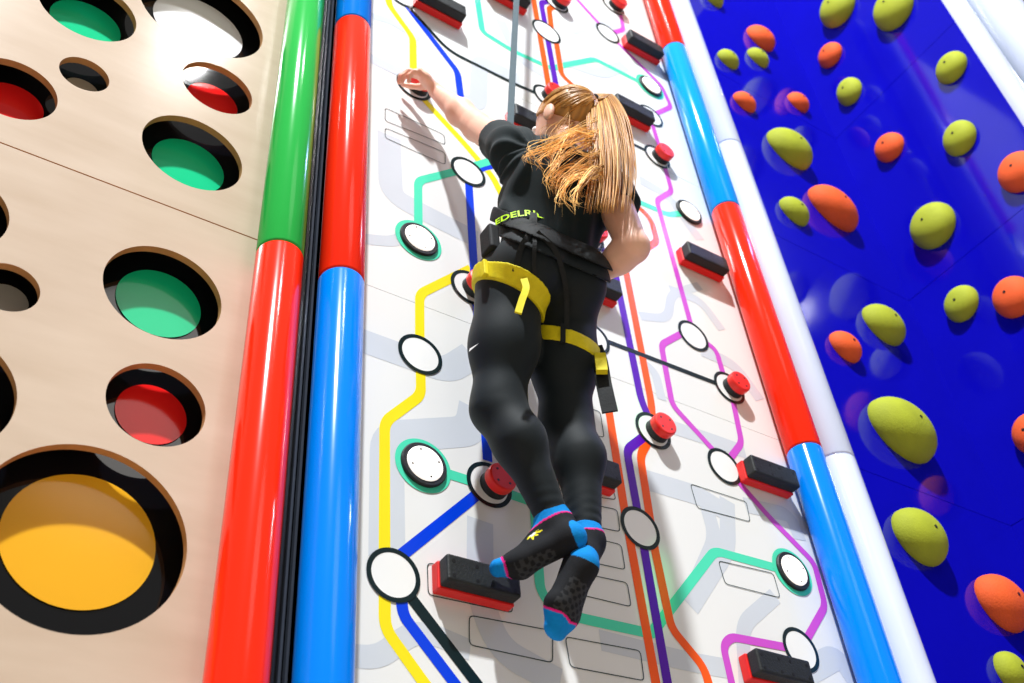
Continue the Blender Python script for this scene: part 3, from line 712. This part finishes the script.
v, f = band(tors_sdf, ctr, bn, .036, .021, np.array([.17, .16, .12])); obj('waist_belt', v, f, M['webbing'], harn, smooth=True)
v, f = band(tors_sdf, ctr-bn*.032, bn, .028, .010, np.array([.17, .17, .12])); obj('padding', v, f, M['legging'], harn, smooth=True)
sl_ = lambda P: leg_sdf(P, 'L'); sr_ = lambda P: leg_sdf(P, 'R')
cl, nl_ = plane([(480, 271), (500, 271), (522, 281), (543, 303)], sl_); cr, nr_ = plane([(544, 333), (560, 334), (580, 341), (595, 350)], sr_)
cL = J['hipL']+nl_*((cl-J['hipL'])@nl_); cR = J['hipR']+nr_*((cr-J['hipR'])@nr_)
print('planes', bn, nl_, nr_)
v, f = band(sl_, cL, nl_, .040, .008, np.array([.15, .18, .13])); obj('leg_loop', v, f, M['web_y'], harn, smooth=True)
v, f = band(sr_, cR, nr_, .038, .008, np.array([.15, .18, .13])); obj('leg_loop', v, f, M['web_y'], harn, smooth=True)
def strap(name, P, w_, t_, m, parent, normal=(0, -1, 0), smooth=False):
    P = bez(P, 8); n = len(P); T_ = np.gradient(P, axis=0); T_ /= np.linalg.norm(T_, axis=1)[:, None]
    nv = np.broadcast_to(np.array(normal, float), P.shape); sd = np.cross(T_, nv); sd /= np.linalg.norm(sd, axis=1)[:, None]; up = np.cross(sd, T_)
    v = np.stack([P+sd*w_/2+up*t_/2, P-sd*w_/2+up*t_/2, P-sd*w_/2-up*t_/2, P+sd*w_/2-up*t_/2], 1).reshape(-1, 3)
    f = [(i*4+k, i*4+(k+1) % 4, i*4+4+(k+1) % 4, i*4+4+k) for i in range(n-1) for k in range(4)]+[(0, 3, 2, 1), tuple(4*(n-1)+k for k in range(4))]
    return obj(name, v, f, m, parent)
camdir = -_F
for pts, w_ in (([(533, 213), (530, 232), (521, 248), (515, 272)], .014), ([(535, 214), (535, 236), (534, 262), (536, 292)], .010), ([(537, 232), (556, 252), (566, 290), (567, 330)], .012)):
    strap('riser_strap', [on_back(x, y, full, .022 if i == 0 else .014 if i == 1 else .006) for i, (x, y) in enumerate(pts)], w_, .004, M['webbing'], harn, camdir)
q = [on_back(524, 279, full, .012), at(526, 288, .795), at(522, 300, .795), at(518, 313, .797)]
strap('strap_tail', q, .016, .005, M['web_y'], harn, camdir)
q = [at(566, 318, .80), on_back(566, 333, full, .012), on_back(567, 346, full, .010)]
strap('keeper', [on_back(563, 324, full, .012), on_back(563, 333, full, .013), on_back(563, 343, full, .012)], .012, .005, M['webbing'], harn, camdir)
v, f = rounded_box(.012, .02, .05, .003); v = np.array(v)+on_back(484, 269, full, .012)
obj('buckle', v, f, M['web_y'], harn)
# black tail with yellow buckle hanging outside the right thigh
hs = [at(595, 347, .845), at(600, 362, .83), at(604, 385, .825), at(610, 412, .825)]
strap('hanging_strap', hs, .036, .006, M['webbing'], harn, camdir)
strap('yellow_keeper', [at(600, 355, .822), at(602, 372, .817)], .026, .014, M['web_y'], harn, camdir)
# side pouches of the belt
v, f = rounded_box(.03, .05, .085, .008); v = np.array(v)+at(490, 242, .835)+np.array([0, .0, 0]); obj('side_buckle', v, f, M['webbing'], harn)
v, f = rounded_box(.055, .05, .04, .01); v = np.array(v)+at(587, 266, .80); obj('side_buckle', v, f, M['webbing'], harn)
# belt lettering
fc = bpy.data.curves.new('t', 'FONT'); fc.body = 'EDELRID'; fc.size = 1; fc.resolution_u = 3; fc.offset = .02
to = bpy.data.objects.new('t', fc); col.objects.link(to); me = to.evaluated_get(bpy.context.evaluated_depsgraph_get()).to_mesh()
tv = np.array([tuple(q.co) for q in me.vertices]); tf = [tuple(p.vertices) for p in me.polygons]; bpy.data.objects.remove(to)
tx = (tv[:, 0]-tv[:, 0].min())/(tv[:, 0].max()-tv[:, 0].min()); ty = (tv[:, 1]-tv[:, 1].min())/(tv[:, 1].max()-tv[:, 1].min())-.5
base = bez([on_back(x, y, tors_sdf, .017) for x, y in ((498.5, 224.5), (503, 221.7), (511, 218), (523, 215.3), (536, 216), (545, 218.5))], 12)
sl = np.r_[0, np.cumsum(np.linalg.norm(np.diff(base, axis=0), axis=1))]; sl /= sl[-1]
P = np.stack([np.interp(tx, sl, base[:, i]) for i in range(3)], 1)+ty[:, None]*np.array([.03, 0, 1])*.021
for _ in range(6):
    d = tors_sdf(P)-.0235; g_ = np.stack([(tors_sdf(P+e_)-tors_sdf(P-e_))/.004 for e_ in np.eye(3)*.002], 1); P = P-g_*(d/(g_**2).sum(1))[:, None]
lt = obj('lettering', P, tf, M['logo'], harn); tag(lt, 'lime brand lettering on the belt')
# small white tick on the left thigh
tk = [(467.5, 352), (468.6, 348.5), (477.6, 343.2), (469.6, 350.2)]
o = obj('tick_mark', [on_back(x+1.2, y, lambda P: leg_sdf(P, 'L'), .0015) for x, y in tk], [(0, 1, 2, 3)], M['tick'], girl); tag(o, 'small white tick on the left thigh')

# --- hair --------------------------------------------------------------
gold = np.array([[.52, .27, .075], [.62, .36, .12], [.42, .20, .05], [.70, .44, .17], [.33, .155, .045], [.58, .31, .085]])*np.array([1.12, 1.0, .82])
hair = empty('hair', Hc); hair.parent = girl; hair.location = world(Hc)-np.array(girl.location); tag(hair, 'long blonde ponytail with loose windblown strands')
tie = hp(.012, -.094, .042)
cap = Field(Hc-.14, Hc+.14, .0035)
cap.add(ell(hp(0, -.012, .014), (.0765, .093, .087), HA), .01)
def capcut(P):
    q = (P-Hc)@HA.T; r_, f_, u_ = q[..., 0], q[..., 1], q[..., 2]
    face = f_-.045+.35*np.clip(-u_, 0, 1)*1.0-.25*np.clip(u_, 0, 1); side = f_+np.clip(-u_*1.4, -.02, 1)-.024-.3*np.clip(u_, 0, .1)
    return np.maximum(np.maximum(face, side), -(u_+.062))
cap.warp(lambda P: .0012*np.sin(240*((P-Hc)@hr)+30*((P-Hc)@hu)))
cap.cut(capcut); v, f = cap.mesh()
dt = np.linalg.norm(v-tie, axis=1); cc_ = gold[5]*(.55+.35*np.sin(200*((v-Hc)@hr)+26*((v-Hc)@hu))[:, None]**2)
obj('scalp_hair', v, f, M['hair'], hair, smooth=True, colors=cc_)
def strands(name, polys, radii, tints, n=5):
    V = []; F = []; Cc = []; o_ = 0
    for P, R_s, c in zip(polys, radii, tints):
        m = len(P); rr = R_s*np.clip(np.minimum(1, 1.15-np.linspace(0, 1, m)**2.2), .12, 1); v, f = tube(P, rr, n)
        V.append(v); F += [tuple(i+o_ for i in q) for q in f]; o_ += len(v)
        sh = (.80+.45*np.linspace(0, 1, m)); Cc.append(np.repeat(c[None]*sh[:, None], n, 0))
    return obj(name, np.concatenate(V), F, M['hair'], hair, smooth=True, colors=np.concatenate(Cc))
# combed strands on the scalp, running to the tie
polys = []; tn = []
for i in range(480):
    th = rng.uniform(-math.pi, math.pi); uu = rng.uniform(-.75, .95)
    d = np.array([math.sin(th)*math.sqrt(1-uu*uu), math.cos(th)*math.sqrt(1-uu*uu), uu]); p = d*np.array([.078, .095, .089])
    if p[1] > .03+.25*max(0, p[2]) or (p[1] > .004 and p[2] < -.01) or p[2] < -.055: continue
    tl = np.array([.012, -.082, .028]); P = []
    for t in np.linspace(0, 1, 9):
        q = p*(1-t)+tl*t; e = np.sqrt(((q/np.array([.078, .0945, .0885]))**2).sum()); q = q/e*(1.0+.012*math.sin(3*t+i))
        P.append(hp(q[0], q[1]-.012, q[2]+.014))
    polys.append(np.array(P)); tn.append(gold[rng.integers(6)]*rng.uniform(.6, 1.1))
strands('combed_strands', polys, [rng.uniform(.0014, .0030) for _ in polys], tn)
# ponytail
pt = [tie, at(600, 95, .722), at(606, 112, .703), at(611, 145, .698), at(612, 178, .704), at(608, 214, .712)]
polys = []; tn = []; rd = []
cen = bez(pt, 7); m = len(cen); 
for i in range(420):
    a, b = rng.normal(0, 1, 2); q = math.hypot(a, b); lim = 1.7
    if q > lim: a, b = a/q*lim, b/q*lim
    end = 1-.42*rng.uniform(0, 1)**1.6; tt = np.linspace(0, end, 22); P = []
    for t in tt:
        x = t*(m-1); k = min(int(x), m-2); c = cen[k]*(1-(x-k))+cen[k+1]*(x-k); wd = .0115+.024*min(1, t*2.1)**.8+.010*t
        wob = .003*math.sin(6*t+i*1.7)
        P.append(c+CR*(a*wd*.78+wob)+_F*(b*wd*.6)+CU*(b*.004))
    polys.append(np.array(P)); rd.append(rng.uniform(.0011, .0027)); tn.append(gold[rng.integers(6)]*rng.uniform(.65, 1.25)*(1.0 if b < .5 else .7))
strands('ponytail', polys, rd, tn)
# strands blown to the left
polys = []; tn = []; rd = []
for lk in range(20):
    q_ = (lk+.5+rng.uniform(-.4, .4))/20; dep = rng.uniform(-.014, .014); sy = 104+rng.uniform(0, 20)+62*q_
    ex, ey = 537+46*q_+rng.normal(0, 7), 156+52*q_+rng.normal(0, 7); sx = 602+rng.normal(0, 3); tint_ = gold[rng.integers(6)]*rng.uniform(.95, 1.4)*np.array([1.25, 1.45, 1.7])
    bow = rng.uniform(2, 22); j1, j2 = rng.normal(0, 4, 2)
    for _ in range(rng.integers(7, 15)):
        n_ = lambda a_: rng.normal(0, a_); de = dep+n_(.003)
        st = at(sx+4+n_(3), sy+n_(5), .713+de*.5); m1 = at(sx*.72+ex*.28-2+n_(1), sy*.72+ey*.28-bow*.2+j1+n_(2.2), .712+de); m2 = at(sx*.35+ex*.65-6+n_(1.5), sy*.35+ey*.65-bow*.75+j2+n_(2.2), .722+de)
        polys.append(bez([st, m1, m2, at(ex-5+n_(2), ey*.8+sy*.2+n_(2.5), .731+de), at(ex+n_(5), ey+n_(6), .735+de)], 8)); rd.append(rng.uniform(.0005, .0012)); tn.append(tint_*rng.uniform(.85, 1.3))
for i in range(26):   # wisps from the nape
    st = hp(rng.uniform(-.05, .03), -.06, rng.uniform(-.06, -.02)); ex = 548+rng.uniform(-14, 26); ey = 150+rng.uniform(-4, 24)
    polys.append(bez([st, at(557+rng.normal(0, 8), 134+rng.normal(0, 5), .732), at(ex, ey, .735)], 10)); rd.append(rng.uniform(.0005, .0011)); tn.append(gold[rng.integers(6)]*rng.uniform(.8, 1.3))
strands('loose_strands', polys, rd, tn, 4)
tg = np.array([tie+nrm(pt[1]-tie)*(-.004), tie+nrm(pt[1]-tie)*.012]); v, f = tube(tg, [.0125, .0125], 14); obj('hair_tie', v, f, M['webbing'], hair, smooth=True)
# --- belay strap in front of the climber -------------------------------
b0 = at(517, -12, .87); b1 = at(510, 128, .87); dd = (b1-b0)/np.linalg.norm(b1-b0)
top = b0-dd*((ZT-.1-b0[2])/(-dd[2]))*1.0; bot = np.array([wai[0]-.01, wai[1]+.105, wai[2]+.02])
bs = strap('belay_strap', [b0+(b0-b1)*1.4, b0, b1, b1*.75+bot*.25+np.array([0, .012, 0]), bot], .020, .004, M['belay'], None, (-.3, -1, -.1)); tag(bs, 'grey blue belay strap running up the wall in front of the climber', 'strap')

# ================================================================ LIGHT
def area(name, loc, target, size, power, colr=(1, 1, 1), shape='DISK'):
    l = bpy.data.lights.new(name, 'AREA'); l.shape = shape; l.size = size; l.energy = power; l.color = colr
    o = bpy.data.objects.new(name, l); o.location = loc; col.objects.link(o)
    o.rotation_euler = (Vector(target)-Vector(loc)).to_track_quat('-Z', 'Y').to_euler(); return o
def W3(x, y, z): return tuple(world(np.array([x, y, z])*S))
area('glare_lamp', W3(.42, -.34, 3.6), W3(.3, 1, 1.6),   .30, 26, (1, 1, 1))
area('key_lamp', W3(-1.25, -2.08, 6.66), W3(.95, 1, 1.2), .42, 2550, (.96, .99, 1))
area('spot_lamp', W3(3.43, -.2, 3.52), W3(1.7, 1, 1.6), .2, 26, (.75, .82, 1))
area('blue_lamp', W3(2.7, .1, 3.6), W3(1.5, 1, 1.9), .3, 50, (.36, .4, 1))
area('fill_lamp', W3(.9, -2.2, 3.4), W3(.9, 1, 1.2), 2.2, 28, (1, .95, .9))
for tx_, ty_ in ((632, 418), (657, 588)):
    l = bpy.data.lights.new('green_spot', 'SPOT'); l.energy = 2600; l.color = (.02, 1, .25); l.spot_size = math.radians(.95); l.spot_blend = 1; l.shadow_soft_size = .02
    o = bpy.data.objects.new('green_spot', l); o.location = W3(2.2, -.9, 4.6); col.objects.link(o)
    o.rotation_euler = (Vector(world(at(tx_, ty_)))-Vector(o.location)).to_track_quat('-Z', 'Y').to_euler()
w = bpy.data.worlds.new('hall'); bpy.context.scene.world = w; w.use_nodes = True
bg = w.node_tree.nodes['Background']; bg.inputs['Color'].default_value = (1, .95, .86, 1); bg.inputs['Strength'].default_value = .27
# ================================================================ CAMERA
cd = bpy.data.cameras.new('camera'); cd.sensor_fit = 'HORIZONTAL'; cd.sensor_width = 36; cd.lens = 36*FPX/1024
cd.clip_start = .05; cd.dof.use_dof = True; cd.dof.focus_distance = 2.5*K; cd.dof.aperture_fstop = 3.5
cam = bpy.data.objects.new('camera', cd); col.objects.link(cam)
R_ = Matrix(((CR[0], CU[0], -_F[0]), (CR[1], CU[1], -_F[1]), (CR[2], CU[2], -_F[2])))
cam.matrix_world = Matrix.Translation((0, 0, H0)) @ R_.to_4x4()
sc = bpy.context.scene; sc.camera = cam
sc.view_settings.view_transform = 'Standard'; sc.view_settings.look = 'None'; sc.view_settings.exposure = .12; sc.view_settings.gamma = 1
